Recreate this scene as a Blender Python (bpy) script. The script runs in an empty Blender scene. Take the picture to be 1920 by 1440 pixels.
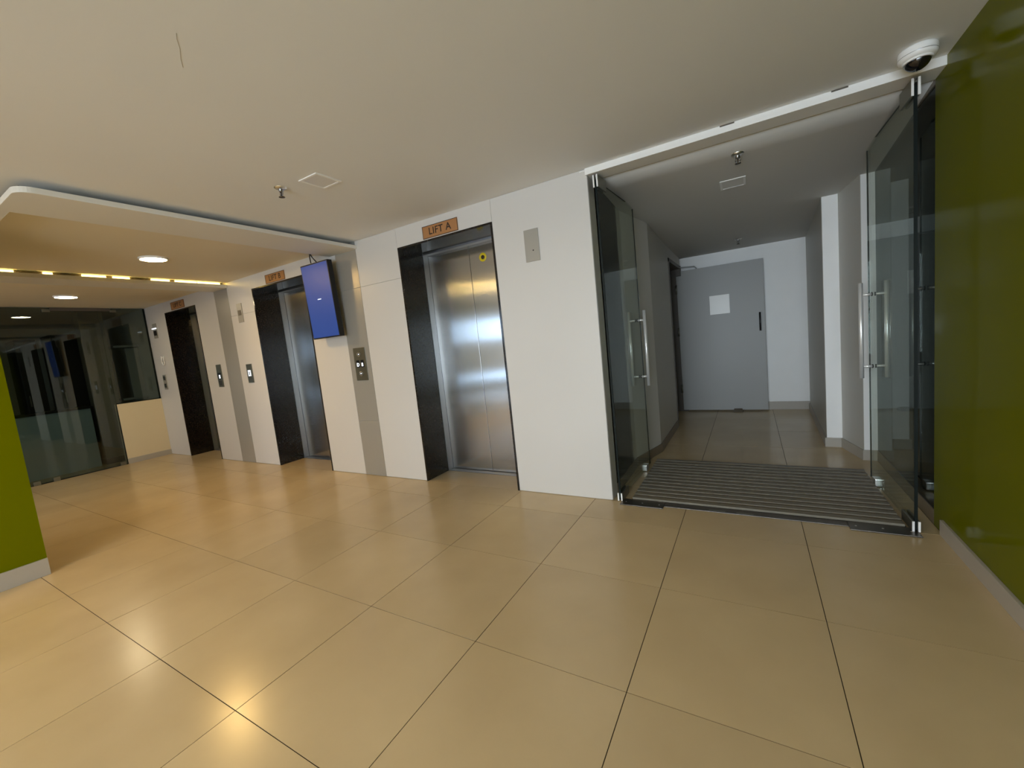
import bpy, bmesh, math, random
from mathutils import Matrix, Vector

random.seed(7)
SC = bpy.context.scene
COL = SC.collection

# ------------------------------------------------------------------ camera
cam_d = bpy.data.cameras.new('camera')
cam_d.sensor_width = 36.0
cam_d.lens = 773.558 / 1920 * 36.0
cam_d.clip_start = 0.02
cam = bpy.data.objects.new('camera', cam_d)
COL.objects.link(cam)
RIGHT = Vector((0.86379418, 0.49323926, -0.10283311))
DOWN = Vector((-0.0371123, -0.14125611, -0.9892772))
FWD = Vector((-0.50247616, 0.85834827, -0.10371097))
m = Matrix.Identity(4)
for i in range(3):
    m[i][0], m[i][1], m[i][2] = RIGHT[i], -DOWN[i], -FWD[i]
m[2][3] = 1.17
cam.matrix_world = m
SC.camera = cam

# ------------------------------------------------------------------ world, exposure
world = bpy.data.worlds.new('overcast_sky')
SC.world = world
world.use_nodes = True
bg = world.node_tree.nodes['Background']
bg.inputs['Color'].default_value = (0.78, 0.90, 1.0, 1)
bg.inputs['Strength'].default_value = 14.0
vs = SC.view_settings
vs.view_transform = 'Standard'
vs.look = 'None'
vs.exposure = 0.1
vs.gamma = 1.0
vs.use_curve_mapping = False
SC.cycles.max_bounces = 14
SC.cycles.diffuse_bounces = 7
SC.cycles.glossy_bounces = 6
SC.cycles.transparent_max_bounces = 16
SC.cycles.caustics_reflective = False
SC.cycles.caustics_refractive = False
SC.cycles.sample_clamp_indirect = 6.0
try:
    SC.cycles.use_denoising = True
except Exception:
    pass

YB = -3.2        # window wall behind the viewer
WX = -1.8        # left of this the glazing is a lower band
for nm, x0, x1, z0, z1 in (('tall_window_portal', WX, 0.75, 0.10, 2.0), ('band_window_portal', -8.4, -4.6, 1.22, 1.85), ('low_window_portal', -8.4, -4.6, 0.06, 0.45)):
    pd = bpy.data.lights.new(nm, 'AREA')       # sampling guide for the sky, gives no light of its own
    pd.shape = 'RECTANGLE'; pd.size = x1 - x0; pd.size_y = z1 - z0
    pd.cycles.is_portal = True
    po = bpy.data.objects.new(nm, pd)
    po.location = ((x0 + x1) / 2, YB - 0.02, (z0 + z1) / 2)
    po.rotation_euler = (math.pi / 2, 0, 0)    # faces +Y, into the hall
    COL.objects.link(po)

# ------------------------------------------------------------------ constants (metres)
W = 2.693        # lift wall plane
CZ = 2.21        # hall ceiling
LZ = 2.195       # lift lobby ceiling
XR = 0.79        # green wall plane
XE = -7.68       # glass end wall

# ------------------------------------------------------------------ materials
def nt(name):
    mt = bpy.data.materials.new(name)
    mt.use_nodes = True
    return mt, mt.node_tree, mt.node_tree.nodes['Principled BSDF']

def plain(name, col, rough=0.5, metal=0.0, spec=0.5, noise=0.0, nscale=6.0, bump=0.0, bscale=200.0, coat=0.0):
    mt, t, b = nt(name)
    b.inputs['Base Color'].default_value = (*col, 1)
    b.inputs['Roughness'].default_value = rough
    b.inputs['Metallic'].default_value = metal
    b.inputs['Specular IOR Level'].default_value = spec
    b.inputs['Coat Weight'].default_value = coat
    if noise or bump:
        tc = t.nodes.new('ShaderNodeTexCoord')
        if noise:
            n = t.nodes.new('ShaderNodeTexNoise'); n.inputs['Scale'].default_value = nscale
            n.inputs['Detail'].default_value = 5
            t.links.new(tc.outputs['Object'], n.inputs['Vector'])
            mx = t.nodes.new('ShaderNodeMix'); mx.data_type = 'RGBA'
            mx.inputs[6].default_value = tuple(c * (1 - noise) for c in col) + (1,)
            mx.inputs[7].default_value = tuple(min(1, c * (1 + noise)) for c in col) + (1,)
            t.links.new(n.outputs['Fac'], mx.inputs[0])
            t.links.new(mx.outputs[2], b.inputs['Base Color'])
        if bump:
            n2 = t.nodes.new('ShaderNodeTexNoise'); n2.inputs['Scale'].default_value = bscale
            t.links.new(tc.outputs['Object'], n2.inputs['Vector'])
            bp = t.nodes.new('ShaderNodeBump'); bp.inputs['Strength'].default_value = bump
            bp.inputs['Distance'].default_value = 0.002
            t.links.new(n2.outputs['Fac'], bp.inputs['Height'])
            t.links.new(bp.outputs['Normal'], b.inputs['Normal'])
    return mt

def emit(name, col, strength):
    mt, t, b = nt(name)
    b.inputs['Base Color'].default_value = (0.008, 0.008, 0.008, 1)
    b.inputs['Roughness'].default_value = 0.4
    b.inputs['Emission Color'].default_value = (*col, 1)
    b.inputs['Emission Strength'].default_value = strength
    return mt

def glass(name, tint, f0=0.05, gain=1.0, rough=0.0):
    """architectural glass: clear transmission with Schlick reflection"""
    mt = bpy.data.materials.new(name)
    mt.use_nodes = True
    t = mt.node_tree
    t.nodes.clear()
    out = t.nodes.new('ShaderNodeOutputMaterial')
    tr = t.nodes.new('ShaderNodeBsdfTransparent'); tr.inputs['Color'].default_value = (*tint, 1)
    gl = t.nodes.new('ShaderNodeBsdfGlossy'); gl.inputs['Roughness'].default_value = rough
    gl.inputs['Color'].default_value = (0.95, 1.0, 0.98, 1)
    lw = t.nodes.new('ShaderNodeLayerWeight'); lw.inputs['Blend'].default_value = 0.5
    pw = t.nodes.new('ShaderNodeMath'); pw.operation = 'POWER'; pw.inputs[1].default_value = 5.0
    t.links.new(lw.outputs['Facing'], pw.inputs[0])
    ma = t.nodes.new('ShaderNodeMath'); ma.operation = 'MULTIPLY_ADD'
    ma.inputs[1].default_value = (1 - f0) * gain; ma.inputs[2].default_value = f0
    t.links.new(pw.outputs[0], ma.inputs[0])
    mx = t.nodes.new('ShaderNodeMixShader')
    t.links.new(ma.outputs[0], mx.inputs[0])
    t.links.new(tr.outputs[0], mx.inputs[1]); t.links.new(gl.outputs[0], mx.inputs[2])
    t.links.new(mx.outputs[0], out.inputs['Surface'])
    return mt

def tile_mat():
    mt, t, b = nt('vitrified_tile')
    tc = t.nodes.new('ShaderNodeTexCoord')
    oi = t.nodes.new('ShaderNodeObjectInfo')
    geo = t.nodes.new('ShaderNodeNewGeometry')
    n = t.nodes.new('ShaderNodeTexNoise'); n.inputs['Scale'].default_value = 2.2; n.inputs['Detail'].default_value = 6
    t.links.new(geo.outputs['Position'], n.inputs['Vector'])
    rmp = t.nodes.new('ShaderNodeValToRGB')
    rmp.color_ramp.elements[0].position = 0.3; rmp.color_ramp.elements[0].color = (0.53, 0.41, 0.24, 1)
    rmp.color_ramp.elements[1].position = 0.75; rmp.color_ramp.elements[1].color = (0.61, 0.48, 0.29, 1)
    t.links.new(n.outputs['Fac'], rmp.inputs['Fac'])
    hs = t.nodes.new('ShaderNodeHueSaturation')
    mr = t.nodes.new('ShaderNodeMapRange'); mr.inputs['To Min'].default_value = 0.955; mr.inputs['To Max'].default_value = 1.045
    t.links.new(oi.outputs['Random'], mr.inputs['Value'])
    t.links.new(mr.outputs[0], hs.inputs['Value'])
    t.links.new(rmp.outputs['Color'], hs.inputs['Color'])
    t.links.new(hs.outputs['Color'], b.inputs['Base Color'])
    n2 = t.nodes.new('ShaderNodeTexNoise'); n2.inputs['Scale'].default_value = 1.3; n2.inputs['Detail'].default_value = 4
    t.links.new(geo.outputs['Position'], n2.inputs['Vector'])
    mr2 = t.nodes.new('ShaderNodeMapRange'); mr2.inputs['To Min'].default_value = 0.17; mr2.inputs['To Max'].default_value = 0.29
    t.links.new(n2.outputs['Fac'], mr2.inputs['Value'])
    t.links.new(mr2.outputs[0], b.inputs['Roughness'])
    b.inputs['Specular IOR Level'].default_value = 0.45
    return mt

def granite_mat():
    mt, t, b = nt('polished_dark_granite')
    tc = t.nodes.new('ShaderNodeTexCoord')
    v = t.nodes.new('ShaderNodeTexVoronoi'); v.inputs['Scale'].default_value = 160
    t.links.new(tc.outputs['Object'], v.inputs['Vector'])
    n = t.nodes.new('ShaderNodeTexNoise'); n.inputs['Scale'].default_value = 90; n.inputs['Detail'].default_value = 6
    t.links.new(tc.outputs['Object'], n.inputs['Vector'])
    r = t.nodes.new('ShaderNodeValToRGB')
    e = r.color_ramp.elements
    e[0].position = 0.45; e[0].color = (0.006, 0.005, 0.005, 1)
    e[1].position = 0.68; e[1].color = (0.04, 0.029, 0.021, 1)
    t.links.new(n.outputs['Fac'], r.inputs['Fac'])
    r2 = t.nodes.new('ShaderNodeValToRGB')
    e = r2.color_ramp.elements
    e[0].position = 0.0; e[0].color = (0.30, 0.27, 0.24, 1)
    e[1].position = 0.16; e[1].color = (0, 0, 0, 1)
    t.links.new(v.outputs['Distance'], r2.inputs['Fac'])
    ad = t.nodes.new('ShaderNodeMix'); ad.data_type = 'RGBA'; ad.blend_type = 'ADD'
    ad.inputs[0].default_value = 0.32
    t.links.new(r.outputs['Color'], ad.inputs[6]); t.links.new(r2.outputs['Color'], ad.inputs[7])
    t.links.new(ad.outputs[2], b.inputs['Base Color'])
    b.inputs['Roughness'].default_value = 0.13
    return mt

def steel_mat(name, base, rough, stretch=(2, 2, 400), var=0.0, aniso=0.0):
    mt, t, b = nt(name)
    b.inputs['Metallic'].default_value = 1.0
    tc = t.nodes.new('ShaderNodeTexCoord')
    mp = t.nodes.new('ShaderNodeMapping'); mp.inputs['Scale'].default_value = stretch
    t.links.new(tc.outputs['Object'], mp.inputs['Vector'])
    n = t.nodes.new('ShaderNodeTexNoise'); n.inputs['Scale'].default_value = 1.0; n.inputs['Detail'].default_value = 3
    t.links.new(mp.outputs[0], n.inputs['Vector'])
    mr = t.nodes.new('ShaderNodeMapRange')
    mr.inputs['To Min'].default_value = rough - var; mr.inputs['To Max'].default_value = rough + var
    t.links.new(n.outputs['Fac'], mr.inputs['Value'])
    t.links.new(mr.outputs[0], b.inputs['Roughness'])
    b.inputs['Base Color'].default_value = (*base, 1)
    if aniso:
        b.inputs['Anisotropic'].default_value = aniso
        cx = t.nodes.new('ShaderNodeCombineXYZ'); cx.inputs[0].default_value = 1.0
        t.links.new(cx.outputs[0], b.inputs['Tangent'])
    return mt

M = {}
M['tile'] = tile_mat()
M['joint'] = plain('tile_joint', (0.035, 0.025, 0.016), 0.9, spec=0.1)
M['ceiling'] = plain('ceiling_paint', (0.79, 0.80, 0.805), 0.75, noise=0.03, nscale=1.5)
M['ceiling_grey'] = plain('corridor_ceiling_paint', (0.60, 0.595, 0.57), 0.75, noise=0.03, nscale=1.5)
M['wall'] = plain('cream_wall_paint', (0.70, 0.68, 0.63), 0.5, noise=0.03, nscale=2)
M['panel'] = plain('cream_laminate', (0.67, 0.655, 0.64), 0.36, noise=0.03, nscale=1.6)
M['stripe'] = plain('grey_laminate', (0.40, 0.385, 0.35), 0.30, metal=0.25, noise=0.03, nscale=2)
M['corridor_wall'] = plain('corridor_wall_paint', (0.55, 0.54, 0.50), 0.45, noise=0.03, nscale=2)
M['lobby_ceiling'] = plain('lobby_ceiling_cream', (0.76, 0.69, 0.54), 0.75, noise=0.03, nscale=1.5)  # even cream, warmer than the hall ceiling
M['white'] = plain('white_paint', (0.93, 0.935, 0.94), 0.45, noise=0.02, nscale=8)
M['beam'] = plain('lobby_soffit_paint', (0.74, 0.73, 0.69), 0.55, noise=0.02, nscale=3)
M['slot'] = plain('slot_shade_board', (0.02, 0.02, 0.02), 0.9, spec=0.1)  # near-black stands for the shade inside the ceiling slot
M['green'] = plain('green_back_painted_glass', (0.130, 0.142, 0.0001), 0.13, spec=0.08, noise=0.02, nscale=1)
M['skirting'] = plain('grey_skirting', (0.42, 0.39, 0.34), 0.4, noise=0.05, nscale=5)
M['skirting_brown'] = plain('brown_skirting', (0.17, 0.13, 0.085), 0.35, noise=0.05, nscale=5)
M['granite'] = granite_mat()
M['steel'] = steel_mat('brushed_lift_steel', (0.60, 0.61, 0.62), 0.19, stretch=(1.5, 1.5, 3), var=0.01, aniso=1.0)
M['frame_steel'] = steel_mat('frame_steel', (0.34, 0.34, 0.35), 0.30)
M['chrome'] = steel_mat('polished_steel', (0.90, 0.90, 0.88), 0.32)
M['handle'] = plain('satin_handle', (0.88, 0.88, 0.87), 0.32, metal=0.45)
M['plate_steel'] = steel_mat('plate_steel', (0.27, 0.265, 0.22), 0.42)
M['floor_steel'] = steel_mat('floor_plate_steel', (0.16, 0.14, 0.12), 0.35)
M['door_glass'] = glass('door_glass', (0.90, 0.93, 0.90), 0.045, gain=0.45)
M['glass_edge'] = plain('dark_glass_edge', (0.004, 0.008, 0.007), 0.5, spec=0.2)
M['partition_glass'] = glass('partition_glass', (0.60, 0.64, 0.62), 0.05)
M['tinted_glass'] = glass('tinted_window_glass', (0.55, 0.60, 0.66), 0.04)  # tint put in to dim daylight from the unseen band windows
M['dark_glass'] = glass('dark_tinted_glass', (0.26, 0.28, 0.28), 0.04, gain=0.5)
M['black'] = plain('black_plastic', (0.008, 0.008, 0.009), 0.3)
M['dome'] = plain('dome_black', (0.006, 0.005, 0.007), 0.06, coat=0.5)
M['rubber'] = plain('black_gasket', (0.012, 0.012, 0.012), 0.6)
M['sign'] = plain('sign_tan', (0.42, 0.20, 0.075), 0.4, noise=0.04, nscale=20)
M['ink'] = plain('sign_ink', (0.03, 0.015, 0.01), 0.5)
M['yellow'] = plain('yellow_sticker', (0.80, 0.62, 0.02), 0.4)
M['screen'] = emit('screen_blue', (0.022, 0.080, 0.36), 0.66)
M['lit_white'] = emit('lit_display', (0.9, 0.95, 1.0), 1.6)
M['lamp_warm'] = emit('lamp_warm', (1.0, 0.64, 0.23), 200.0)
M['added_hall_lamp'] = emit('added_hall_lamp', (1.0, 0.83, 0.58), 135.0)
M['lamp_pink'] = emit('lamp_cool', (1.0, 0.82, 0.52), 110.0)
M['led_hall'] = emit('led_hall', (1.0, 0.66, 0.20), 40.0)
M['led'] = emit('led_warm', (1.0, 0.66, 0.16), 9.0)
M['panel_light'] = plain('unlit_diffuser', (0.78, 0.77, 0.75), 0.3)
M['metal_door'] = plain('grey_door_paint', (0.36, 0.365, 0.36), 0.42, noise=0.03, nscale=2)
M['notice'] = plain('vision_panel', (0.80, 0.79, 0.76), 0.3)
M['dark_frame'] = plain('dark_frame', (0.10, 0.085, 0.07), 0.5)
M['mat_strip'] = plain('mat_strip', (0.20, 0.18, 0.14), 0.5, noise=0.12, nscale=30, bump=0.3, bscale=400)
M['mat_base'] = plain('mat_base', (0.006, 0.005, 0.004), 0.8)
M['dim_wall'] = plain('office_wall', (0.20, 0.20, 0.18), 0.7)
M['dark_wood'] = plain('office_black', (0.015, 0.014, 0.012), 0.4)
M['tan_wood'] = plain('tan_column', (0.20, 0.18, 0.13), 0.6)
M['blue_grey'] = plain('counter_daylight_blue', (0.38, 0.50, 0.57), 0.4)  # blue tone stands for bluish daylight on the counter
M['pale'] = plain('pale_grey_paint', (0.40, 0.42, 0.43), 0.45)
M['cream_low'] = plain('cream_low_wall', (0.72, 0.62, 0.42), 0.5, noise=0.02)
M['window_frame'] = plain('aluminium_frame', (0.35, 0.35, 0.35), 0.4)

# ------------------------------------------------------------------ helpers
def bx(bm, x0, x1, y0, y1, z0, z1):
    if x0 > x1: x0, x1 = x1, x0
    if y0 > y1: y0, y1 = y1, y0
    if z0 > z1: z0, z1 = z1, z0
    v = [bm.verts.new(p) for p in ((x0, y0, z0), (x1, y0, z0), (x1, y1, z0), (x0, y1, z0),
                                   (x0, y0, z1), (x1, y0, z1), (x1, y1, z1), (x0, y1, z1))]
    for f in ((3, 2, 1, 0), (4, 5, 6, 7), (0, 1, 5, 4), (1, 2, 6, 5), (2, 3, 7, 6), (3, 0, 4, 7)):
        bm.faces.new([v[i] for i in f])
    return bm

def nb(): return bmesh.new()

def tube(bm, p0, p1, r0, r1=None, n=20, caps=True):
    r1 = r0 if r1 is None else r1
    p0, p1 = Vector(p0), Vector(p1)
    q = (p1 - p0).to_track_quat('Z', 'Y')
    a, b = [], []
    for i in range(n):
        c = Vector((math.cos(2 * math.pi * i / n), math.sin(2 * math.pi * i / n), 0))
        a.append(bm.verts.new(p0 + q @ (c * r0)))
        b.append(bm.verts.new(p1 + q @ (c * r1)))
    for i in range(n):
        j = (i + 1) % n
        bm.faces.new((a[i], a[j], b[j], b[i])).smooth = True
    if caps:
        bm.faces.new(a[::-1]); bm.faces.new(b)
    return bm

def lathe(bm, origin, axis, prof, n=32):
    """prof: list of (radius, height along axis)"""
    o = Vector(origin); q = Vector(axis).to_track_quat('Z', 'Y')
    rings = []
    for r, h in prof:
        if r < 1e-6:
            rings.append([bm.verts.new(o + q @ Vector((0, 0, h)))])
        else:
            rings.append([bm.verts.new(o + q @ Vector((r * math.cos(2 * math.pi * i / n), r * math.sin(2 * math.pi * i / n), h))) for i in range(n)])
    for a, b in zip(rings, rings[1:]):
        for i in range(n):
            j = (i + 1) % n
            if len(a) == 1 and len(b) == 1: continue
            if len(a) == 1: f = bm.faces.new((a[0], b[j], b[i]))
            elif len(b) == 1: f = bm.faces.new((a[i], a[j], b[0]))
            else: f = bm.faces.new((a[i], a[j], b[j], b[i]))
            f.smooth = True
    return bm

def prism(bm, pts, z0, z1):
    a = [bm.verts.new((x, y, z0)) for x, y in pts]
    b = [bm.verts.new((x, y, z1)) for x, y in pts]
    n = len(pts)
    bm.faces.new(a[::-1]); bm.faces.new(b)
    for i in range(n):
        j = (i + 1) % n
        bm.faces.new((a[i], a[j], b[j], b[i]))
    return bm

def poly_strip(bm, pts, th, z0, z1):
    """board of thickness th on the left-hand side of a polyline (skirtings)"""
    n = len(pts)
    off = []
    for i in range(n):
        d0 = (Vector(pts[i]) - Vector(pts[i - 1])).normalized() if i else None
        d1 = (Vector(pts[i + 1]) - Vector(pts[i])).normalized() if i < n - 1 else None
        d0 = d0 or d1; d1 = d1 or d0
        n0 = Vector((-d0.y, d0.x)); n1 = Vector((-d1.y, d1.x))
        b = (n0 + n1).normalized()
        off.append(Vector(pts[i]) + b * (th / max(0.3, b.dot(n0))))
    for i in range(n - 1):
        q = [pts[i], pts[i + 1], tuple(off[i + 1]), tuple(off[i])]
        prism(bm, q, z0, z1)
    return bm

def obj(name, bm, mat, parent=None, bevel=0.0, smooth=False, loc=None):
    bmesh.ops.recalc_face_normals(bm, faces=bm.faces[:])
    if bevel:
        es = [e for e in bm.edges if len(e.link_faces) == 2 and e.calc_face_angle(0) > 0.5]
        bmesh.ops.bevel(bm, geom=es, offset=bevel, segments=2, profile=0.6, affect='EDGES', clamp_overlap=True)
    me = bpy.data.meshes.new(name)
    bm.to_mesh(me); bm.free()
    me.materials.append(M[mat] if isinstance(mat, str) else mat)
    o = bpy.data.objects.new(name, me)
    COL.objects.link(o)
    if loc: o.location = loc
    if parent is not None: o.parent = parent
    return o

def tag(o, label=None, cat=None, group=None, kind=None):
    if label: o['label'] = label
    if cat: o['category'] = cat
    if group: o['group'] = group
    if kind: o['kind'] = kind
    return o

def thing(name, label, cat, loc=(0, 0, 0), group=None, kind=None):
    o = bpy.data.objects.new(name, None)
    o.empty_display_size = 0.1
    COL.objects.link(o); o.location = loc
    return tag(o, label, cat, group, kind)

def part(name, bm, mat, parent, **k):
    """mesh given in world coordinates, parented to a thing or part that only has a location"""
    p = Vector((0, 0, 0)); q = parent
    while q is not None:
        p += q.location; q = q.parent
    bmesh.ops.translate(bm, verts=bm.verts[:], vec=-p)
    return obj(name, bm, mat, parent, **k)

def struct(name, bm, mat, label, cat, **k):
    return tag(obj(name, bm, mat, **k), label, cat, kind='structure')

def text_mesh(name, body, size, mat, parent, centre, depth=0.001, bold=0.0):
    """lettering standing in the XZ plane, facing -Y"""
    cu = bpy.data.curves.new(name, 'FONT')
    cu.body = body; cu.size = size; cu.extrude = depth; cu.align_x = 'CENTER'; cu.align_y = 'CENTER'
    cu.offset = bold; cu.resolution_u = 4; cu.space_character = 1.08
    tmp = bpy.data.objects.new('tmp_text', cu)
    COL.objects.link(tmp)
    bpy.context.view_layer.update()
    me = bpy.data.meshes.new_from_object(tmp.evaluated_get(bpy.context.evaluated_depsgraph_get()))
    bpy.data.objects.remove(tmp); bpy.data.curves.remove(cu)
    p = Vector((0, 0, 0)); q = parent
    while q is not None:
        p += q.location; q = q.parent
    me.transform(Matrix.Translation(Vector(centre) - p) @ Matrix.Rotation(math.pi / 2, 4, 'X'))
    bm = bmesh.new(); bm.from_mesh(me); bpy.data.meshes.remove(me)
    bmesh.ops.remove_doubles(bm, verts=bm.verts[:], dist=1e-7)
    left = set(bm.verts); groups = []
    while left:                                   # one object for each letter
        st = [left.pop()]; grp = []
        while st:
            v = st.pop(); grp.append(v)
            for e in v.link_edges:
                w = e.other_vert(v)
                if w in left: left.remove(w); st.append(w)
        groups.append(grp)
    groups.sort(key=lambda g: min(v.co.x for v in g))
    o = None
    for g in groups:
        idx = {v: k for k, v in enumerate(g)}
        fs = {f for v in g for f in v.link_faces}
        lm = bpy.data.meshes.new(name)
        lm.from_pydata([v.co[:] for v in g], [], [[idx[v] for v in f.verts] for f in fs])
        lm.materials.append(M[mat])
        o = bpy.data.objects.new(name, lm); COL.objects.link(o); o.parent = parent
    bm.free()
    return o

# ================================================================== FLOOR
fl = struct('floor', bx(nb(), -10.8, 2.7, -5.4, 6.3, -0.15, -0.0022), 'joint',
            'polished beige vitrified tile floor of the lift lobby', 'floor')
TS, X0, Y0, GAP = 0.60, -0.990, 1.195, 0.0030
tile_cache = {}
def add_tile(x0, x1, y0, y1):
    x0 += GAP / 2; x1 -= GAP / 2; y0 += GAP / 2; y1 -= GAP / 2
    if x1 - x0 < 0.02 or y1 - y0 < 0.02: return
    key = (round(x1 - x0, 4), round(y1 - y0, 4))
    if key not in tile_cache:
        b = nb(); hx, hy = key[0] / 2, key[1] / 2
        bx(b, -hx, hx, -hy, hy, -0.002, 0.0)
        me = bpy.data.meshes.new('tile'); bmesh.ops.recalc_face_normals(b, faces=b.faces[:])
        b.to_mesh(me); b.free(); me.materials.append(M['tile'])
        tile_cache[key] = me
    o = bpy.data.objects.new('tile', tile_cache[key]); COL.objects.link(o)
    o.location = ((x0 + x1) / 2, (y0 + y1) / 2, random.uniform(-0.0004, 0.0))
    o.rotation_euler = (random.uniform(-6e-4, 6e-4), random.uniform(-6e-4, 6e-4), 0)
    o.parent = fl
def tiles(rx0, rx1, ry0, ry1):
    i0 = math.floor((rx0 - X0) / TS); i1 = math.ceil((rx1 - X0) / TS)
    j0 = math.floor((ry0 - Y0) / TS); j1 = math.ceil((ry1 - Y0) / TS)
    for i in range(i0, i1):
        for j in range(j0, j1):
            add_tile(max(rx0, X0 + i * TS), min(rx1, X0 + (i + 1) * TS), max(ry0, Y0 + j * TS), min(ry1, Y0 + (j + 1) * TS))
tiles(XE, XR, Y0 - 4 * TS, W)                     # hall and lobby
tiles(-0.90, XR, W, 5.93)                         # corridor beyond the glass doors
far = bx(nb(), -10.65, XR, YB, Y0 - 4 * TS - 0.002, -0.002, 0.0)
bx(far, -10.65, XE - 0.002, Y0 - 4 * TS, W, -0.002, 0.0)
bx(far, XE, -0.90, W + 0.002, 3.2, -0.002, 0.0)
bx(far, -2.0, -0.902, 4.8, 6.0, -0.002, 0.0)
bx(far, XR + 0.002, 2.45, 2.82, 3.93, -0.002, 0.0)
tag(obj('floor_finish', far, 'tile', fl), kind='structure')

# ================================================================== SHELL
ceil_ = struct('ceiling', bx(nb(), -10.8, 2.7, -5.4, 6.3, CZ, CZ + 0.15), 'ceiling', 'plain off-white painted ceiling of the hall', 'ceiling')
struct('wall_left', bx(nb(), -10.8, -10.65, YB, 3.4, 0, CZ), 'wall', 'plain cream wall at the far end of the hall', 'wall')
b = bx(nb(), -4.6, 0.94, YB - 0.2, YB, 0, 0.10); bx(b, -10.8, -8.4, YB - 0.2, YB, 0, 0.10); bx(b, -8.4, -4.6, YB - 0.2, YB, 0, 0.06)
bx(b, -10.8, 0.94, YB - 0.2, YB, 2.0, CZ)
bx(b, -10.8, -10.55, YB - 0.2, YB, 0.10, 2.0); bx(b, 0.75, 0.94, YB - 0.2, YB, 0.10, 2.0)
bx(b, -10.55, -8.4, YB - 0.2, YB, 0.10, 2.0); bx(b, -4.6, WX, YB - 0.2, YB, 0.10, 2.0)
bx(b, -8.4, -4.6, YB - 0.2, YB, 0.45, 1.22); bx(b, -8.4, -4.6, YB - 0.2, YB, 1.85, 2.0)
struct('wall_back', b, 'wall', 'cream window wall behind the viewer', 'wall')
def window(name, x0, x1, z0, z1, n, label, pane=None):
    b = nb()
    for i in range(n + 1):
        x = x0 + i * (x1 - x0) / n
        bx(b, x - 0.025, x + 0.025, YB - 0.13, YB - 0.07, z0, z1)
    bx(b, x0, x1, YB - 0.13, YB - 0.07, z0, z0 + 0.04); bx(b, x0, x1, YB - 0.13, YB - 0.07, z1 - 0.04, z1)
    w = struct(name, b, 'window_frame', label, 'window')
    if pane:
        for i in range(n):
            xa = x0 + i * (x1 - x0) / n; xb = x0 + (i + 1) * (x1 - x0) / n
            obj('pane', bx(nb(), xa + 0.026, xb - 0.026, YB - 0.103, YB - 0.097, z0 + 0.041, z1 - 0.041), pane, w)
window('window_1', WX, 0.75, 0.10, 2.0, 3, 'tall aluminium framed window behind the viewer')
window('window_4', -8.4, -4.6, 1.22, 1.85, 3, 'upper band of tinted aluminium framed windows far along the hall', 'tinted_glass')
window('window_5', -8.4, -4.6, 0.06, 0.45, 3, 'unseen low band of tinted windows added for the lower streak in the lift A doors', 'tinted_glass')  # added low glazing gives the lower bright band mirrored in lift A
struct('wall_side', bx(nb(), -10.65, XE - 0.02, 0.15, 0.30, 0, CZ), 'wall', 'cream wall closing the dim office behind the glass', 'wall')

# green wall, right
struct('wall_right', bx(nb(), XR, 0.94, YB, 2.82, 0, CZ), 'green', 'glossy olive green glass clad wall beside the glass doors', 'wall')
struct('baseboard_right', poly_strip(nb(), [(XR, YB), (XR, 2.70)], 0.014, 0, 0.077), 'skirting',
       'grey skirting along the foot of the right green wall', 'skirting', bevel=0.002)
# green pier, left
struct('wall_pier', bx(nb(), -4.90, -3.925, 0.30, 0.64, 0, CZ), 'green', 'glossy olive green pier at the edge of the lift lobby', 'wall')
struct('baseboard_pier', poly_strip(nb(), [(-3.925, 0.64), (-3.925, 0.30)], 0.014, 0, 0.108), 'skirting',
       'grey skirting at the foot of the green pier', 'skirting', bevel=0.002)

# lift wall: structure with openings, then its laminate panels
LIFTS = [(-2.562, -1.605, 'A'), (-4.835, -3.868, 'B'), (-7.055, -6.165, 'C')]
HT = 2.05
b = nb()
edges = [-10.65, -7.055, -6.165, -4.835, -3.868, -2.562, -1.605, -0.872]
for i in range(0, 8, 2):
    bx(b, edges[i], edges[i + 1], W + 0.008, 3.35, 0, CZ)
for xl, xr, _ in LIFTS:
    bx(b, xl, xr, W + 0.008, 3.35, HT, CZ)
    bx(b, xl, xr, 3.12, 3.35, 0, HT)
wf = struct('wall_front', b, 'wall', 'cream laminate lift wall with three lift openings and grey vertical stripes', 'wall')
def panel(x0, x1, z0, z1, mat, g=0.0012):
    part('panel', bx(nb(), x0 + g, x1 - g, W, W + 0.0085, z0 + (g if z0 else 0.004), z1 - g), mat, wf, bevel=0.0012)
JZ = 1.80
for x0, x1, mat, split in ((-1.605, -0.864, 'panel', False), (-3.075, -2.562, 'panel', True), (-3.36, -3.075, 'stripe', True),
                           (-3.868, -3.36, 'panel', True), (-5.35, -4.835, 'panel', True), (-5.66, -5.35, 'stripe', False),
                           (-6.165, -5.66, 'panel', False), (XE, -7.055, 'panel', False)):
    if split and mat == 'stripe':
        panel(x0, x1, 0, 0.55, mat); panel(x0, x1, 0.55, JZ, mat); panel(x0, x1, JZ, CZ, mat)
    elif split:
        panel(x0, x1, 0, JZ, mat); panel(x0, x1, JZ, CZ, mat)
    else:
        panel(x0, x1, 0, CZ, mat)
for xl, xr, _ in LIFTS:
    panel(xl, xr, HT, CZ, 'panel', 0.0004)
# end reveal of the lift wall at the glass doors
part('reveal', bx(nb(), -0.8715, -0.864, W + 0.0086, 2.82, 0.003, CZ), 'panel', wf)

# white beam over the glass doors
b = bx(nb(), -0.875, XR, W - 0.008, 2.82, 2.170, CZ)
bx(b, -0.91, -0.875, W - 0.008, W, 2.196, 2.2015)
CHIPS = ((0.385, 0.45), (-0.10, -0.03))
beam_ = struct('trim_1', b, 'white', 'bright white painted beam above the glass doors', 'beam', bevel=0.0015)

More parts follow.
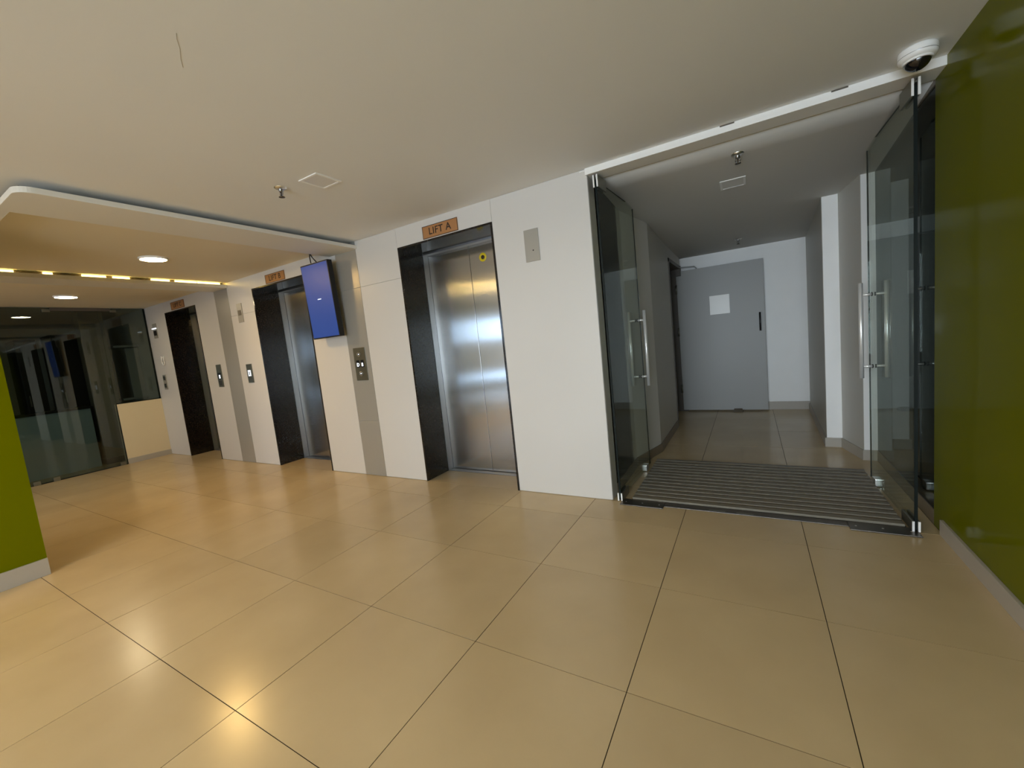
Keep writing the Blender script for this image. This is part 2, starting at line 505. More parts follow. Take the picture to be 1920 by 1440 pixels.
cr = nb()
pts = [(-1.486, 0.731), (-1.512, 0.742), (-1.55, 0.765), (-1.60, 0.787), (-1.64, 0.809)]
for p, q in zip(pts, pts[1:]):
    d = (Vector(q) - Vector(p)).normalized(); nrm = Vector((-d.y, d.x)) * 0.0009
    prism(cr, [tuple(Vector(p) + nrm), tuple(Vector(p) - nrm), tuple(Vector(q) - nrm), tuple(Vector(q) + nrm)], CZ - 0.0004, CZ + 0.001)
obj('hairline_crack', cr, 'skirting', ceil_)
for xa, xb in CHIPS:
    bm = bx(nb(), xa, xb, W - 0.0095, W - 0.0075, CZ - 0.007, CZ - 0.0005)
    obj('paint_chip', bm, 'dark_frame', beam_)
# ---- corridor
def slope(y):        # gently falling corridor ceiling, a parabola through three measured heights
    (a, za), (b_, zb), (c_, zc) = (2.82, 2.178), (4.28, 2.055), (5.93, 2.0)
    return (za * (y - b_) * (y - c_) / ((a - b_) * (a - c_)) + zb * (y - a) * (y - c_) / ((b_ - a) * (b_ - c_))
            + zc * (y - a) * (y - b_) / ((c_ - a) * (c_ - b_)))
b = nb()
ys = [2.82 + i * (6.1 - 2.82) / 14 for i in range(15)]
lo = [[b.verts.new((x, y, slope(y))) for x in (-2.1, 2.55)] for y in ys]
hi = [[b.verts.new((x, y, CZ + 0.02)) for x in (-2.1, 2.55)] for y in ys]
for k in range(14):
    b.faces.new((lo[k][0], lo[k][1], lo[k + 1][1], lo[k + 1][0])).smooth = True
    b.faces.new((hi[k][0], hi[k + 1][0], hi[k + 1][1], hi[k][1]))
    b.faces.new((lo[k][0], lo[k + 1][0], hi[k + 1][0], hi[k][0]))
    b.faces.new((lo[k][1], hi[k][1], hi[k + 1][1], lo[k + 1][1]))
b.faces.new((lo[0][0], hi[0][0], hi[0][1], lo[0][1])); b.faces.new((lo[14][0], lo[14][1], hi[14][1], hi[14][0]))
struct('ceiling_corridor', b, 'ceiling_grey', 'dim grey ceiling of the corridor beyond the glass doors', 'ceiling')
b = prism(nb(), [(-0.872, 2.82), (-0.872, 3.46), (-0.752, 3.92), (-0.752, 4.95), (-0.90, 4.95), (-1.05, 4.95), (-1.05, 2.82)], 0, CZ)
bx(b, -1.05, -0.752, 4.95, 5.84, 1.90, CZ)
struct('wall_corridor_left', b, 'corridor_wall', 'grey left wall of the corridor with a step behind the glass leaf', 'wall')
struct('baseboard_corridor_left', poly_strip(nb(), [(-0.752, 4.95), (-0.752, 3.92), (-0.872, 3.46), (-0.872, 2.82)], 0.010, 0, 0.075),
       'skirting_brown', 'dark brown skirting of the left corridor wall', 'skirting')
RP = [(XR, 3.93), (0.717, 3.93), (0.643, 4.28), (0.537, 4.28), (0.592, 5.93)]
struct('wall_corridor_right', prism(nb(), RP + [(2.55, 5.93), (2.55, 3.93)], 0, CZ), 'white', 'white stepped pillars along the right side of the corridor', 'wall')
# grey flanks between the white pillars
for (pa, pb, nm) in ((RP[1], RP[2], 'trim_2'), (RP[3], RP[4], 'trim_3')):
    struct(nm, poly_strip(nb(), [pa, pb], 0.003, 0, 2.12), 'corridor_wall', 'grey flank of the %s white corridor pillar' % ('nearer' if nm == 'trim_2' else 'farther'), 'wall')
struct('baseboard_corridor_right', poly_strip(nb(), [(XR, 3.93), (0.717, 3.93), (0.640, 4.28), (0.534, 4.28), (0.589, 5.93)], 0.012, 0, 0.078), 'skirting',
       'grey skirting around the white corridor pillars', 'skirting')
struct('wall_end', bx(nb(), -2.1, 2.55, 5.93, 6.1, 0, CZ), 'white', 'white wall closing the end of the corridor', 'wall')
struct('baseboard_end', bx(nb(), -0.80, 0.592, 5.918, 5.93, 0, 0.098), 'skirting', 'grey skirting along the corridor end wall', 'skirting')
b = bx(nb(), -2.1, -2.0, 3.3, 6.1, 0, CZ); bx(b, -2.0, -1.05, 3.35, 4.8, 0, CZ)
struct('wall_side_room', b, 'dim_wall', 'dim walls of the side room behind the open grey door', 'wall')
# frame of the side opening
b = bx(nb(), -1.04, -0.745, 4.952, 4.99, 0, 1.90); bx(b, -1.04, -0.745, 5.84, 5.90, 0, 1.90); bx(b, -1.04, -0.745, 4.952, 5.90, 1.86, 1.90)
struct('door_frame_1', b, 'dark_frame', 'dark frame of the side doorway at the corridor end', 'door frame')

# dark glass panel with the unlit room behind it (right of the corridor)
b = bx(nb(), XR, XR + 0.05, 2.82, 3.93, 0, 0.078); bx(b, XR, XR + 0.05, 2.82, 3.93, 2.15, CZ)
struct('trim_4', b, 'skirting_brown', 'brown plinth and head strip of the dark glass panel', 'trim')
struct('window_2', bx(nb(), XR + 0.006, XR + 0.016, 2.82, 3.93, 0.078, 2.15), 'dark_glass', 'dark tinted glass panel beside the open right glass leaf', 'window')
b = bx(nb(), 2.45, 2.55, 2.82, 3.93, 0, CZ); bx(b, 0.94, 2.55, 2.72, 2.82, 0, CZ)
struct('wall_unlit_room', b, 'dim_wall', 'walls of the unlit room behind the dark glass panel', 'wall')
struct('trim_5', bx(nb(), 0.80, 2.45, 3.86, 3.93, 1.60, 1.71), 'pale', 'pale rail added for the light band in the dark glass panel', 'trim')  # added rail imitates a pale band of light in the glass

# ---- lobby soffits (false ceiling with open shadow slots)
def rounded(x1, y0, r, n=8):
    return [(x1 - r + r * math.sin(a), y0 + r - r * math.cos(a)) for a in [i * math.pi / 2 / n for i in range(n + 1)]]
SX = -3.05; SY = 0.658
outer = [(XE, SY)] + rounded(SX, SY, 0.07) + [(SX, W), (SX - 0.39, W), (SX - 0.39, SY + 0.05), (XE, SY + 0.05)]
struct('trim_6', prism(nb(), outer, 2.140, 2.170), 'beam', 'off-white dropped soffit border with a rounded corner and dark slot above', 'ceiling trim', bevel=0.002)
core = [(XE, SY + 0.046), (SX - 0.14, SY + 0.046), (SX - 0.14, W), (SX - 0.38, W), (SX - 0.38, SY + 0.049), (XE, SY + 0.049)]
struct('trim_7', prism(nb(), core, 2.170, CZ), 'slot', 'recessed board above the dropped soffit border, blackened as slot shade', 'ceiling trim')
b = bx(nb(), -5.32, SX - 0.38, SY + 0.049, W, LZ, CZ); bx(b, XE, -5.46, SY + 0.049, W, LZ, CZ)
struct('ceiling_lobby', b, 'lobby_ceiling', 'cream lift lobby ceiling with round downlights', 'ceiling')
struct('trim_8', bx(nb(), -5.66, -5.33, SY + 0.049, W, 2.135, 2.172), 'beam', 'second dropped soffit strip hiding warm strip lights', 'ceiling trim', bevel=0.002)
struct('trim_9', bx(nb(), -5.64, -5.44, SY + 0.049, W, 2.172, CZ), 'beam', 'recessed board behind the warm strip lights', 'ceiling trim')

# ---- glass end wall of the lobby
struct('wall_low', bx(nb(), XE - 0.10, XE, 2.185, W, 0, 0.855), 'cream_low', 'low cream parapet under the glass partition by lift C', 'wall')
struct('baseboard_low', poly_strip(nb(), [(XE, W), (XE, 2.185)], 0.012, 0, 0.075), 'skirting', 'grey skirting of the low cream parapet', 'skirting')
w3 = thing('window_3', 'dark frameless glass partition at the end of the lift lobby', 'window', (XE, 1.5, 0), kind='structure')
part('pane', bx(nb(), XE - 0.02, XE - 0.008, 0.30, 2.183, 0.006, 2.19), 'partition_glass', w3)
part('pane', bx(nb(), XE - 0.02, XE - 0.008, 2.185, W - 0.002, 0.857, 2.19), 'partition_glass', w3)
part('edge_strip', bx(nb(), XE - 0.022, XE - 0.006, 2.178, 2.190, 0.0, 0.857), 'glass_edge', w3)
part('edge_strip', bx(nb(), XE - 0.022, XE - 0.004, 2.185, W, 0.857, 0.868), 'glass_edge', w3)
part('edge_strip', bx(nb(), XE - 0.022, XE - 0.004, W - 0.016, W - 0.002, 0.857, 2.19), 'glass_edge', w3)
part('edge_strip', bx(nb(), XE - 0.022, XE - 0.004, 0.30, 2.18, 0.0, 0.010), 'glass_edge', w3)
part('door_rail', bx(nb(), XE - 0.03, XE + 0.006, 1.735, 2.31, 2.150, 2.192), 'dark_frame', w3, bevel=0.003)
for y in (1.70, 2.34):
    part('patch_fitting', bx(nb(), XE - 0.03, XE + 0.006, y - 0.035, y + 0.035, 2.135, 2.17), 'plate_steel', w3, bevel=0.003)
for y in (1.31, 1.48, 2.13):
    part('patch_fitting', bx(nb(), XE - 0.03, XE + 0.006, y - 0.03, y + 0.03, 0.0, 0.045), 'plate_steel', w3, bevel=0.003)

# office shapes behind that glass, some standing in for its reflections
t = thing('low_counter', 'low counter behind the lobby glass partition, coloured for bluish daylight', 'counter', (-8.25, 1.25, 0))
part('body', bx(nb(), -8.4, -8.1, 0.75, 2.02, 0, 0.84), 'blue_grey', t, bevel=0.004)
part('counter_top', bx(nb(), -8.42, -8.08, 0.73, 2.04, 0.84, 0.87), 'dark_wood', t, bevel=0.004)
for i, (ya, yb, mat, nm, lab, hh) in enumerate(((1.52, 1.72, 'dark_wood', 'reflection_cabinet', 'narrow black cabinet form added for a dark band mirrored in the glass', 1.86),
                                        (1.86, 2.14, 'dark_wood', 'reflection_cabinet', 'wide black cabinet form added for a dark band mirrored in the glass', 1.92))):
    t = thing(nm, lab, 'cabinet', (-8.7, (ya + yb) / 2, 0), 'cabinet forms added for mirrored bands')  # black forms added in place of dark bands mirrored in the glass
    part('body', bx(nb(), -8.95, -8.5, ya, yb, 0, hh), mat, t, bevel=0.004)
    part('door', bx(nb(), -8.5, -8.482, ya + 0.006, yb - 0.006, 0.06, hh - 0.03), mat, t, bevel=0.003)
    part('handle', bx(nb(), -8.482, -8.47, ya + 0.03, ya + 0.04, 0.95, 1.10), 'plate_steel', t)
t = thing('tan_band_post', 'tan square post form added for a tan band in the lobby glass', 'post', (-8.2, 2.21, 0))  # added in place of a tan band mirrored in the glass
part('shaft', bx(nb(), -8.30, -8.10, 2.08, 2.34, 0, CZ), 'tan_wood', t)
part('base', bx(nb(), -8.31, -8.09, 2.07, 2.35, 0, 0.08), 'dark_wood', t)
t = thing('office_shelf', 'grey wall shelf behind the glass over the parapet', 'shelf', (-8.3, 2.6, 1.2))
part('back_panel', bx(nb(), -8.20, -8.17, 2.54, 2.695, 0.86, 1.66), 'pale', t)
part('board', bx(nb(), -8.45, -8.12, 2.40, 2.695, 1.67, 1.70), 'pale', t)
part('board', bx(nb(), -8.45, -8.12, 2.40, 2.695, 0.88, 0.91), 'pale', t)

# ================================================================== LIFTS
def ring(bm, c, r0, r1, y, th, n=32):
    prof = [(r0, 0), (r1, 0), (r1, th), (r0, th), (r0, 0)]
    return lathe(bm, (c[0], y, c[1]), (0, -1, 0), prof, n)

def lift(xl, xr, letter, sticker=False):
    cx = (xl + xr) / 2
    t = thing('elevator', 'lift %s entrance with steel sliding doors in a dark granite surround' % letter, 'elevator', (cx, 3.0, 0), 'lift entrances along the lobby wall')
    g = 0.016; DY = 3.05; FY = 2.985
    part('jamb', bx(nb(), xl + 0.001, xl + g, W - 0.002, FY, 0, HT - 0.001), 'granite', t, bevel=0.001)
    part('jamb', bx(nb(), xr - g, xr - 0.001, W - 0.002, FY, 0, HT - 0.001), 'granite', t, bevel=0.001)
    part('lintel', bx(nb(), xl + g, xr - g, W - 0.002, FY, HT - g, HT - 0.001), 'granite', t, bevel=0.001)
    f = 0.022
    part('door_frame', bx(nb(), xl + 0.002, xl + f, FY, DY, 0, HT - 0.002), 'frame_steel', t, bevel=0.002)
    part('door_frame', bx(nb(), xr - f, xr - 0.002, FY, DY, 0, HT - 0.002), 'frame_steel', t, bevel=0.002)
    part('door_head', bx(nb(), xl + f, xr - f, FY, DY, HT - 0.03, HT - 0.002), 'frame_steel', t, bevel=0.002)
    pr = None
    for s, (a, c) in enumerate(((xl + 0.004, cx - 0.0015), (cx + 0.0015, xr - 0.004))):
        pr = part('door_panel', bx(nb(), a, c, DY + 0.003, DY + 0.03, 0.006, HT - 0.012), 'steel', t, bevel=0.0015)
    part('sill', bx(nb(), xl + 0.002, xr - 0.002, FY, 3.115, -0.011, 0.003), 'frame_steel', t)
    part('gasket', bx(nb(), cx - 0.003, cx + 0.003, DY + 0.012, DY + 0.02, 0.006, HT - 0.02), 'rubber', t)
    if sticker:
        s = part('warning_sticker', ring(nb(), (-1.945, 1.902), 0.017, 0.037, DY + 0.0029, 0.0008), 'yellow', pr)
        part('sticker_centre', ring(nb(), (-1.945, 1.902), 0.0001, 0.017, DY + 0.0029, 0.0008), 'ink', t)
    return t
for xl, xr, L in LIFTS:
    lift(xl, xr, L, L == 'A')

# ---- lift signs
def sign(x0, x1, z0, z1, text):
    cx, cz = (x0 + x1) / 2, (z0 + z1) / 2
    t = thing('elevator_sign', 'tan sign reading %s on the wall above its lift opening' % text, 'sign', (cx, W, z0), 'lift name signs')
    part('plate', bx(nb(), x0, x1, W - 0.006, W, z0, z1), 'sign', t)
    e = 0.004
    bm = bx(nb(), x0, x1, W - 0.0072, W - 0.006, z1 - e, z1); bx(bm, x0, x1, W - 0.0072, W - 0.006, z0, z0 + e)
    bx(bm, x0, x0 + e, W - 0.0072, W - 0.006, z0 + e, z1 - e); bx(bm, x1 - e, x1, W - 0.0072, W - 0.006, z0 + e, z1 - e)
    part('border', bm, 'ink', t)
    text_mesh('letter', text, 0.076, 'ink', t, (cx, W - 0.0068, cz), 0.0006, 0.0009)
sign(-2.263, -1.909, 2.056, 2.153, 'LIFT A')
sign(-4.528, -4.178, 2.054, 2.147, 'LIFT B')
sign(-6.815, -6.44, 2.058, 2.160, 'LIFT C')

# ---- hall indicator plates and call panels
def plate(name, x0, x1, z0, z1, label, cat, th=0.008, group=None, mat='plate_steel'):
    t = thing(name, label, cat, ((x0 + x1) / 2, W, z0), group)
    part('face_plate', bx(nb(), x0, x1, W - th, W, z0, z1), mat, t, bevel=0.0015)
    return t
t = plate('indicator_plate', -1.352, -1.242, 1.708, 1.927, 'blank grey plate with a small hole, right of lift A', 'plate', group='plates high on the lift wall', mat='stripe')
part('hole', ring(nb(), (-1.288, 1.782), 0.0002, 0.005, W - 0.008, 0.0006, 16), 'black', t)
t = plate('indicator_plate', -5.19, -5.085, 1.708, 1.927, 'grey indicator plate left of lift B', 'plate', group='plates high on the lift wall', mat='stripe')
part('display', bx(nb(), -5.172, -5.104, W - 0.0088, W - 0.008, 1.79, 1.85), 'floor_steel', t)
t = plate('indicator_plate', -7.50, -7.375, 1.735, 1.945, 'grey indicator plate left of lift C', 'plate', group='plates high on the lift wall', mat='stripe')
part('display', bx(nb(), -7.485, -7.39, W - 0.0088, W - 0.008, 1.775, 1.845), 'floor_steel', t)
part('top_glint', bx(nb(), -7.50, -7.375, W - 0.02, W - 0.008, 1.868, 1.88), 'lit_white', t)  # glowing strip imitates a bright reflection at the plate's top

t = plate('call_panel', -3.290, -3.135, 0.942, 1.254, 'olive steel call panel with two lit displays on the grey stripe by lift A', 'call panel')
for x0, x1, gl in ((-3.262, -3.222, 'D'), (-3.203, -3.163, '8')):
    d = part('display', bx(nb(), x0, x1, W - 0.0095, W - 0.008, 1.068, 1.136), 'black', t)
    text_mesh('digit', gl, 0.046, 'lit_white', d, ((x0 + x1) / 2, W - 0.0102, 1.092), 0.0006, 0.0016)
for zc, up in ((1.193, True), (1.008, False)):
    bt = part('button', lathe(nb(), (-3.213, W - 0.008, zc), (0, -1, 0), [(0.022, 0), (0.022, 0.004), (0.018, 0.006), (0.0, 0.006)], 24), 'floor_steel', t)
    part('button_ring', ring(nb(), (-3.213, zc), 0.017, 0.021, W - 0.0125, 0.002, 24), 'chrome', bt)
    s = 1 if up else -1
    bm = nb()
    v = [bm.verts.new((-3.213 + dx, W - 0.0146, zc + s * dz)) for dx, dz in ((-0.008, -0.006), (0.008, -0.006), (0, 0.008))]
    v2 = [bm.verts.new((p.co.x, W - 0.0138, p.co.z)) for p in v]
    bm.faces.new(v); bm.faces.new(v2[::-1])
    for i in range(3): bm.faces.new((v[i], v[(i + 1) % 3], v2[(i + 1) % 3], v2[i]))
    part('arrow', bm, 'lit_white', bt)
t = plate('call_panel', -5.20, -5.085, 0.995, 1.217, 'small steel call panel with a white ring button beside lift B', 'call panel')
d = part('button', bx(nb(), -5.172, -5.118, W - 0.011, W - 0.008, 1.075, 1.145), 'lit_white', t, bevel=0.002)
part('button_core', bx(nb(), -5.153, -5.137, W - 0.0122, W - 0.011, 1.088, 1.130), 'black', d)
t = plate('call_panel', -5.905, -5.79, 0.967, 1.254, 'tall steel call panel with a black and white display beside lift C', 'call panel')
d = part('display', bx(nb(), -5.885, -5.81, W - 0.011, W - 0.008, 1.07, 1.15), 'black', t, bevel=0.002)
part('lit_digit', bx(nb(), -5.855, -5.825, W - 0.0122, W - 0.011, 1.078, 1.122), 'lit_white', d, bevel=0.004)
part('speaker_grille', bx(nb(), -5.885, -5.81, W - 0.0092, W - 0.008, 0.99, 1.05), 'floor_steel', t)
t = plate('call_panel', -7.475, -7.375, 0.985, 1.20, 'dull grey switch plate low on the wall left of lift C', 'switch plate', mat='stripe')
part('rocker', bx(nb(), -7.46, -7.39, W - 0.0105, W - 0.008, 1.01, 1.07), 'plate_steel', t, bevel=0.002)
part('rocker', bx(nb(), -7.46, -7.39, W - 0.0105, W - 0.008, 1.12, 1.18), 'plate_steel', t, bevel=0.002)
# white U-shaped hook
t = thing('wall_hook', 'white U shaped hook on the wall left of lift C', 'hook', (-7.345, W, 1.40))
bm = nb(); pts = []
for i in range(9):
    a = math.pi + math.pi * i / 8
    pts.append((-7.345 + 0.035 * math.cos(a), W - 0.014, 1.385 + 0.045 * math.sin(a)))
pts = [(-7.38, W - 0.014, 1.47)] + pts + [(-7.31, W - 0.014, 1.47)]
for p, q in zip(pts, pts[1:]): tube(bm, p, q, 0.007, n=10)
part('loop', bm, 'white', t)
for x in (-7.38, -7.31):
    part('standoff', tube(nb(), (x, W, 1.45), (x, W - 0.014, 1.45), 0.006, n=10), 'white', t)

# ---- wall screen
t = thing('television', 'upright wall screen showing plain blue between lifts A and B', 'screen', (-3.515, 2.60, 1.38))
t.rotation_euler = (math.radians(2.2), 0, 0)      # top leans out a little
def tvp(name, bm, mat, parent=t, **k):
    return obj(name, bm, mat, parent, **k)
tvp('body', bx(nb(), -0.2, 0.2, -0.012, 0.04, 0, 0.705), 'black', bevel=0.004)
tvp('back_housing', bx(nb(), -0.16, 0.16, 0.04, 0.066, 0.10, 0.58), 'black', bevel=0.004)
sc_ = tvp('screen', bx(nb(), -0.19, 0.19, -0.0135, -0.0118, 0.012, 0.693), 'screen')
o = tvp('screen_mark', bx(nb(), -0.025, 0.025, -0.0142, -0.0134, 0.365, 0.372), 'lit_white')
tvp('wall_bracket', bx(nb(), -0.10, 0.10, 0.066, 0.092, 0.2, 0.5), 'frame_steel')
cb = thing('screen_cable', 'black cable looped from the soffit to the wall screen', 'cable', (-3.56, 2.62, 2.09))
bm = nb()
for p, q in zip([(-3.60, 2.60, 2.10), (-3.605, 2.60, 2.16), (-3.595, 2.60, 2.194), (-3.57, 2.60, 2.15), (-3.52, 2.60, 2.10)][:-1],
                [(-3.605, 2.60, 2.16), (-3.595, 2.60, 2.194), (-3.57, 2.60, 2.15), (-3.52, 2.60, 2.10)]):
    tube(bm, p, q, 0.005, n=8)
part('wire', bm, 'black', cb)
part('clip', bx(nb(), -3.605, -3.585, 2.59, 2.61, 2.186, LZ), 'black', cb)

# ================================================================== CEILING FITTINGS
def downlight(x, y, z, mat, label):
    t = thing('downlight', label, 'downlight', (x, y, z), 'round downlights')
    part('rim', lathe(nb(), (x, y, z), (0, 0, -1), [(0.102, 0), (0.102, 0.010), (0.093, 0.016), (0.090, 0.012), (0.090, 0.0)], 40), 'white', t)
    part('diffuser', lathe(nb(), (x, y, z), (0, 0, -1), [(0.090, 0.004), (0.089, 0.011), (0.0, 0.013)], 40), mat, t)
downlight(-4.43, 1.685, LZ, 'lamp_warm', 'glowing warm round downlight between the two soffit strips')
downlight(-6.73, 1.67, LZ, 'lamp_pink', 'glowing round downlight nearest the glass partition')
for y in (-0.8, -2.2):  # unseen lamps added to warm the hall floor and ceiling
    for x in (-3.2, -0.8):
        downlight(x, y, CZ, 'added_hall_lamp', 'unseen warm downlight added to the hall ceiling %s' % ('by the windows' if y < -1.5 else 'between the windows and the lobby'))

t = thing('strip_light', 'warm strip lights in the slot above the second soffit strip', 'strip light', (-5.42, 1.8, 2.185))
part('channel', bx(nb(), -5.438, -5.42, SY + 0.055, W - 0.01, 2.1725, 2.205), 'dark_frame', t)
for ya, yb in ((0.97, 1.06), (1.23, 1.29), (1.48, 1.65), (1.70, 1.83), (2.005, 2.165), (2.215, 2.42), (2.43, 2.66)):
    if yb > SY + 0.06:
        part('led_segment', bx(nb(), -5.42, -5.41, max(ya, SY + 0.06), yb, 2.176, 2.203), 'led', t)
for y, xa, xb in ((0.02, -4.9, -3.7), (-0.66, -5.8, -4.1)):
    t = thing('strip_light', 'long warm strip light on the hall ceiling, %s the green pier' % ('closest to' if y > -0.3 else 'farther from'), 'strip light', ((xa + xb) / 2, y, CZ))
    part('housing', bx(nb(), xa - 0.01, xb + 0.01, y - 0.02, y + 0.02, CZ - 0.012, CZ), 'white', t, bevel=0.002)
    part('tube', bx(nb(), xa, xb, y - 0.014, y + 0.014, CZ - 0.022, CZ - 0.012), 'led_hall', t)

def panel_light(x0, x1, y0, y1, zf, label):
    cy = (y0 + y1) / 2
    t = thing('panel_light', label, 'panel light', ((x0 + x1) / 2, cy, zf(cy)))
    t.rotation_euler = (math.atan2(zf(y1) - zf(y0), y1 - y0), 0, 0)
    hx, hy, e = (x1 - x0) / 2, (y1 - y0) / 2, 0.014
    bm = bx(nb(), -hx, hx, -hy, -hy + e, -0.0045, 0.002); bx(bm, -hx, hx, hy - e, hy, -0.0045, 0.002)
    bx(bm, -hx, -hx + e, -hy + e, hy - e, -0.0045, 0.002); bx(bm, hx - e, hx, -hy + e, hy - e, -0.0045, 0.002)
    obj('frame', bm, 'white', t)
    obj('diffuser', bx(nb(), -hx + e, hx - e, -hy + e, hy - e, -0.003, 0.002), 'panel_light', t)
panel_light(-2.215, -2.055, 1.60, 1.77, lambda y: CZ, 'unlit square panel light on the hall ceiling by the sprinkler')
panel_light(-0.145, 0.015, 3.40, 3.56, slope, 'unlit square panel light on the dim corridor ceiling')

def sprinkler(x, y, z, label):
    t = thing('sprinkler', label, 'sprinkler', (x, y, z), 'ceiling sprinkler heads')
    part('escutcheon', lathe(nb(), (x, y, z + 0.004), (0, 0, -1), [(0.036, 0), (0.034, 0.008), (0.016, 0.013), (0.0, 0.013)], 28), 'chrome', t)
    part('body', lathe(nb(), (x, y, z), (0, 0, -1), [(0.012, 0.006), (0.012, 0.024), (0.008, 0.026), (0.0, 0.026)], 16), 'frame_steel', t)
    bm = nb()
    for s in (-1, 1):
        tube(bm, (x + s * 0.009, y, z - 0.022), (x + s * 0.013, y, z - 0.036), 0.0025, n=8)
        tube(bm, (x + s * 0.013, y, z - 0.036), (x + s * 0.004, y, z - 0.054), 0.0025, n=8)
    part('yoke', bm, 'frame_steel', t)
    part('bulb', tube(nb(), (x, y, z - 0.026), (x, y, z - 0.05), 0.003, n=8), 'ink', t)
    part('deflector', lathe(nb(), (x, y, z), (0, 0, -1), [(0.0, 0.053), (0.017, 0.053), (0.017, 0.056), (0.0, 0.057)], 20), 'floor_steel', t)
sprinkler(-2.374, 1.589, CZ, 'ceiling sprinkler head beside the square panel light in the hall')
sprinkler(-0.024, 3.04, slope(3.04), 'corridor ceiling sprinkler head just beyond the white beam')
sprinkler(-0.072, 5.28, slope(5.28), 'corridor ceiling sprinkler head close to the grey door')

# dome camera
c = Vector((0.655, 2.535, CZ))
t = thing('dome_camera', 'white dome security camera with black dome at the ceiling corner', 'camera', tuple(c))
part('base', lathe(nb(), c, (0, 0, -1), [(0.0, 0.0), (0.062, 0.0), (0.064, 0.006), (0.064, 0.030), (0.060, 0.040), (0.046, 0.046), (0.0, 0.046)], 48), 'white', t)
part('dome', lathe(nb(), c + Vector((0, 0, -0.044)), (0, 0, -1), [(0.044, 0.0)] + [(0.044 * math.cos(a), 0.040 * math.sin(a)) for a in [i * math.pi / 2 / 10 for i in range(1, 10)]] + [(0.0, 0.040)], 40), 'dome', t)
part('bezel', lathe(nb(), c + Vector((0, 0, -0.044)), (0, 0, -1), [(0.050, 0), (0.049, 0.007), (0.043, 0.008), (0.043, 0)], 40), 'white', t)
part('seam', lathe(nb(), c, (0, 0, -1), [(0.0642, 0.026), (0.0646, 0.027), (0.0642, 0.028)], 48), 'frame_steel', t)

# ================================================================== GLASS DOORS
def glass_leaf(name, hinge, ang, side, label):
    """leaf along local +Y from the pivot; ang rotates about Z"""
    t = thing(name, label, 'door', (hinge[0], hinge[1], 0), kind='structure')
    t.rotation_euler = (0, 0, ang)
    wd, z0, z1, th = 0.80, 0.014, 2.128, 0.006
    def P(nm, bm, mat, parent=t, **k): return obj(nm, bm, mat, parent, **k)
    P('pane', bx(nb(), -th, th, 0.0, wd, z0, z1), 'door_glass')
    P('edge', bx(nb(), -th - 0.0005, th + 0.0005, -0.004, 0.0, z0, z1), 'glass_edge')
    P('edge', bx(nb(), -th + 0.002, th - 0.002, wd, wd + 0.0008, z0, z1), 'glass_edge')
    P('edge', bx(nb(), -th + 0.002, th - 0.002, 0, wd, z1, z1 + 0.0008), 'glass_edge')
    for za, zb in ((z1 - 0.045, z1 + 0.03), (0.004, 0.058)):
        p = P('patch_fitting', bx(nb(), -0.016, -th, -0.006, 0.15, za, zb), 'plate_steel', bevel=0.002)
        bm = bx(nb(), th, 0.016, -0.006, 0.15, za, zb)
        obj('cover_plate', bm, 'plate_steel', p, bevel=0.002)
        obj('end_cap', bx(nb(), -0.016, -0.007, -0.010, -0.006, za, zb), 'white', p)
        obj('end_cap', bx(nb(), 0.007, 0.016, -0.010, -0.006, za, zb), 'white', p)
    P('lock_fitting', bx(nb(), -0.018, 0.018, wd - 0.17, wd - 0.10, 0.004, 0.052), 'chrome', bevel=0.004)
    P('top_pivot', tube(nb(), (0, 0.04, z1 + 0.02), (0, 0.04, 2.172), 0.012, n=16), 'chrome')
    h = P('handle', nb(), 'chrome')
    hy = wd - 0.10
    for s in (-1, 1):
        obj('grip_bar', tube(nb(), (s * 0.063, hy, 0.70), (s * 0.063, hy, 1.302), 0.0125, n=24), 'handle', h)
        for z in (0.775, 1.227):
            obj('standoff', tube(nb(), (s * th, hy, z), (s * 0.055, hy, z), 0.008, n=16), 'handle', h)
            obj('standoff_washer', tube(nb(), (s * th, hy, z), (s * (th + 0.004), hy, z), 0.012, n=16), 'rubber', h)
    return t
glass_leaf('door_1', (-0.812, 2.70), math.radians(-2.6), -1, 'left frameless glass door leaf standing open beside the lift wall')
glass_leaf('door_2', (0.690, 2.70), math.radians(1.2), 1, 'right frameless glass door leaf standing open beside the green wall')

# floor spring covers
for x0, x1, lab in ((-0.80, -0.525, 'dark steel floor spring cover under the left glass leaf'), (0.42, 0.70, 'dark steel floor spring cover under the right glass leaf')):
    t = thing('floor_spring_cover', lab, 'cover plate', ((x0 + x1) / 2, 2.69, 0))
    part('plate', bx(nb(), x0, x1, 2.635, 2.735, 0.0002, 0.006), 'floor_steel', t, bevel=0.0015)
    for x in (x0 + 0.03, x1 - 0.03, (x0 + x1) / 2):
        part('screw', lathe(nb(), (x, 2.685, 0.006), (0, 0, 1), [(0.005, 0), (0.004, 0.001), (0, 0.001)], 12), 'chrome', t)

# entrance mat
MX0, MX1, MY0, MY1 = -0.745, 0.664, 2.737, 3.66
t = thing('entrance_mat', 'dark ribbed entrance mat across the corridor threshold', 'mat', ((MX0 + MX1) / 2, (MY0 + MY1) / 2, 0))
part('backing', bx(nb(), MX0, MX1, MY0, MY1, 0.0002, 0.004), 'mat_base', t)
NS = 14
pitch = (MY1 - MY0) / NS
for i in range(NS):
    y0 = MY0 + i * pitch + 0.004
    part('rib', bx(nb(), MX0 + 0.004, MX1 - 0.004, y0, y0 + pitch - 0.024, 0.004, 0.018), 'mat_strip', t, bevel=0.003)
t = thing('threshold_strip', 'thin dark metal strip between floor tiles and ribbed mat', 'threshold', (-0.05, 2.70, 0))
part('bar', bx(nb(), -0.524, 0.419, 2.675, 2.736, 0.0002, 0.004), 'floor_steel', t, bevel=0.001)
part('worn_patch', bx(nb(), -0.26, -0.17, 2.688, 2.702, 0.004, 0.0044), 'plate_steel', t)
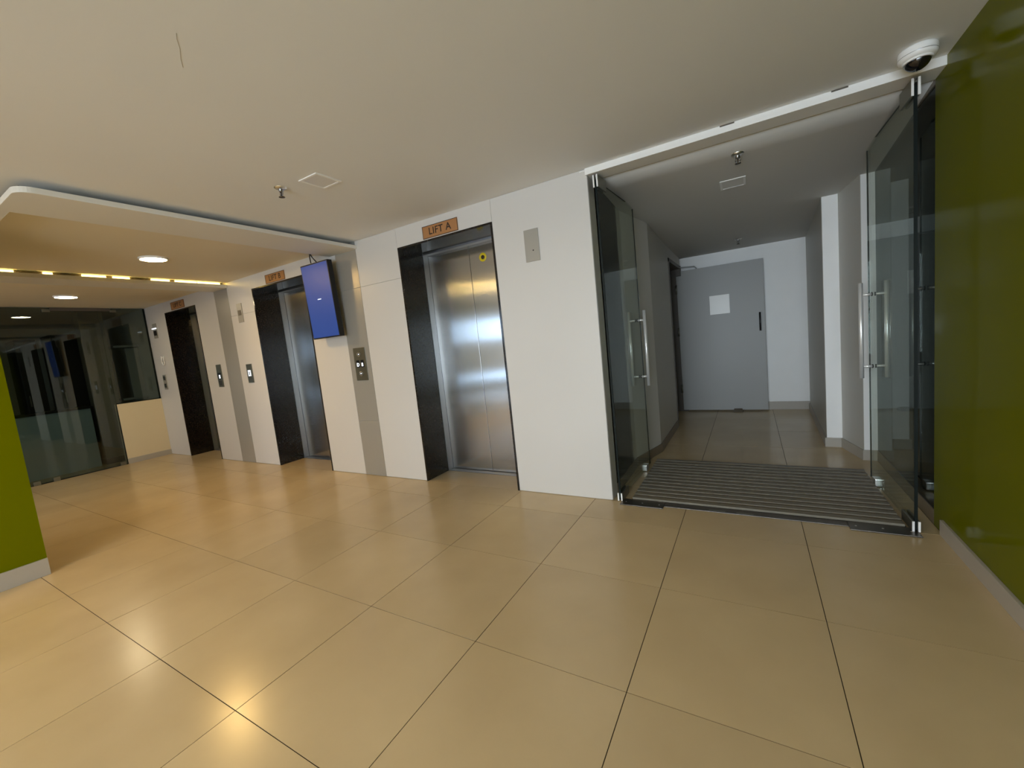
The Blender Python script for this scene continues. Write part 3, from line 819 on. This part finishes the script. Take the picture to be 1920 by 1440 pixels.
part('worn_patch', bx(nb(), -0.11, -0.02, 2.688, 2.702, 0.004, 0.0044), 'plate_steel', t)

# ================================================================== GREY DOOR AT THE CORRIDOR END
t = thing('door_3', 'grey metal door swung open against the white corridor end wall', 'door', (-0.80, 5.86, 0), kind='structure')
lf = part('leaf', bx(nb(), -0.80, 0.165, 5.835, 5.875, 0.018, 1.832), 'metal_door', t, bevel=0.003)
part('kick_edge', bx(nb(), -0.79, 0.155, 5.832, 5.8352, 0.018, 0.05), 'metal_door', t)
p = part('vision_panel', bx(nb(), -0.425, -0.200, 5.829, 5.836, 1.232, 1.468), 'notice', t, bevel=0.003)
bm = nb(); tube(bm, (0.112, 5.79, 0.985), (0.112, 5.79, 1.205), 0.010, n=16)
tube(bm, (0.112, 5.835, 1.0), (0.112, 5.79, 1.0), 0.008, n=12); tube(bm, (0.112, 5.835, 1.19), (0.112, 5.79, 1.19), 0.008, n=12)
part('handle', bm, 'black', t)
for z in (0.25, 1.0, 1.55):
    part('hinge', tube(nb(), (-0.806, 5.83, z), (-0.806, 5.83, z + 0.11), 0.012, n=14), 'plate_steel', t)
p = part('closer', bx(nb(), -0.80, -0.74, 5.79, 5.833, 1.77, 1.86), 'dark_frame', t, bevel=0.003)
bm = nb(); tube(bm, (-0.77, 5.80, 1.875), (-0.575, 5.82, 1.862), 0.008, n=10); tube(bm, (-0.575, 5.82, 1.862), (-0.55, 5.83, 1.832), 0.007, n=10)
part('closer_arm', bm, 'pale', t)
t = thing('door_wedge', 'small brown wedge holding the grey corridor door', 'wedge', (-0.16, 5.80, 0))
bm = nb()
v = [bm.verts.new(q) for q in ((-0.215, 5.74, 0.0), (-0.105, 5.74, 0.0), (-0.105, 5.832, 0.0), (-0.215, 5.832, 0.0), (-0.205, 5.832, 0.034), (-0.115, 5.832, 0.034), (-0.115, 5.76, 0.012), (-0.205, 5.76, 0.012))]
for f in ((3, 2, 1, 0), (0, 1, 6, 7), (7, 6, 5, 4), (3, 4, 5, 2), (0, 7, 4, 3), (1, 2, 5, 6)): bm.faces.new([v[i] for i in f])
part('block', bm, 'skirting_brown', t, bevel=0.003)
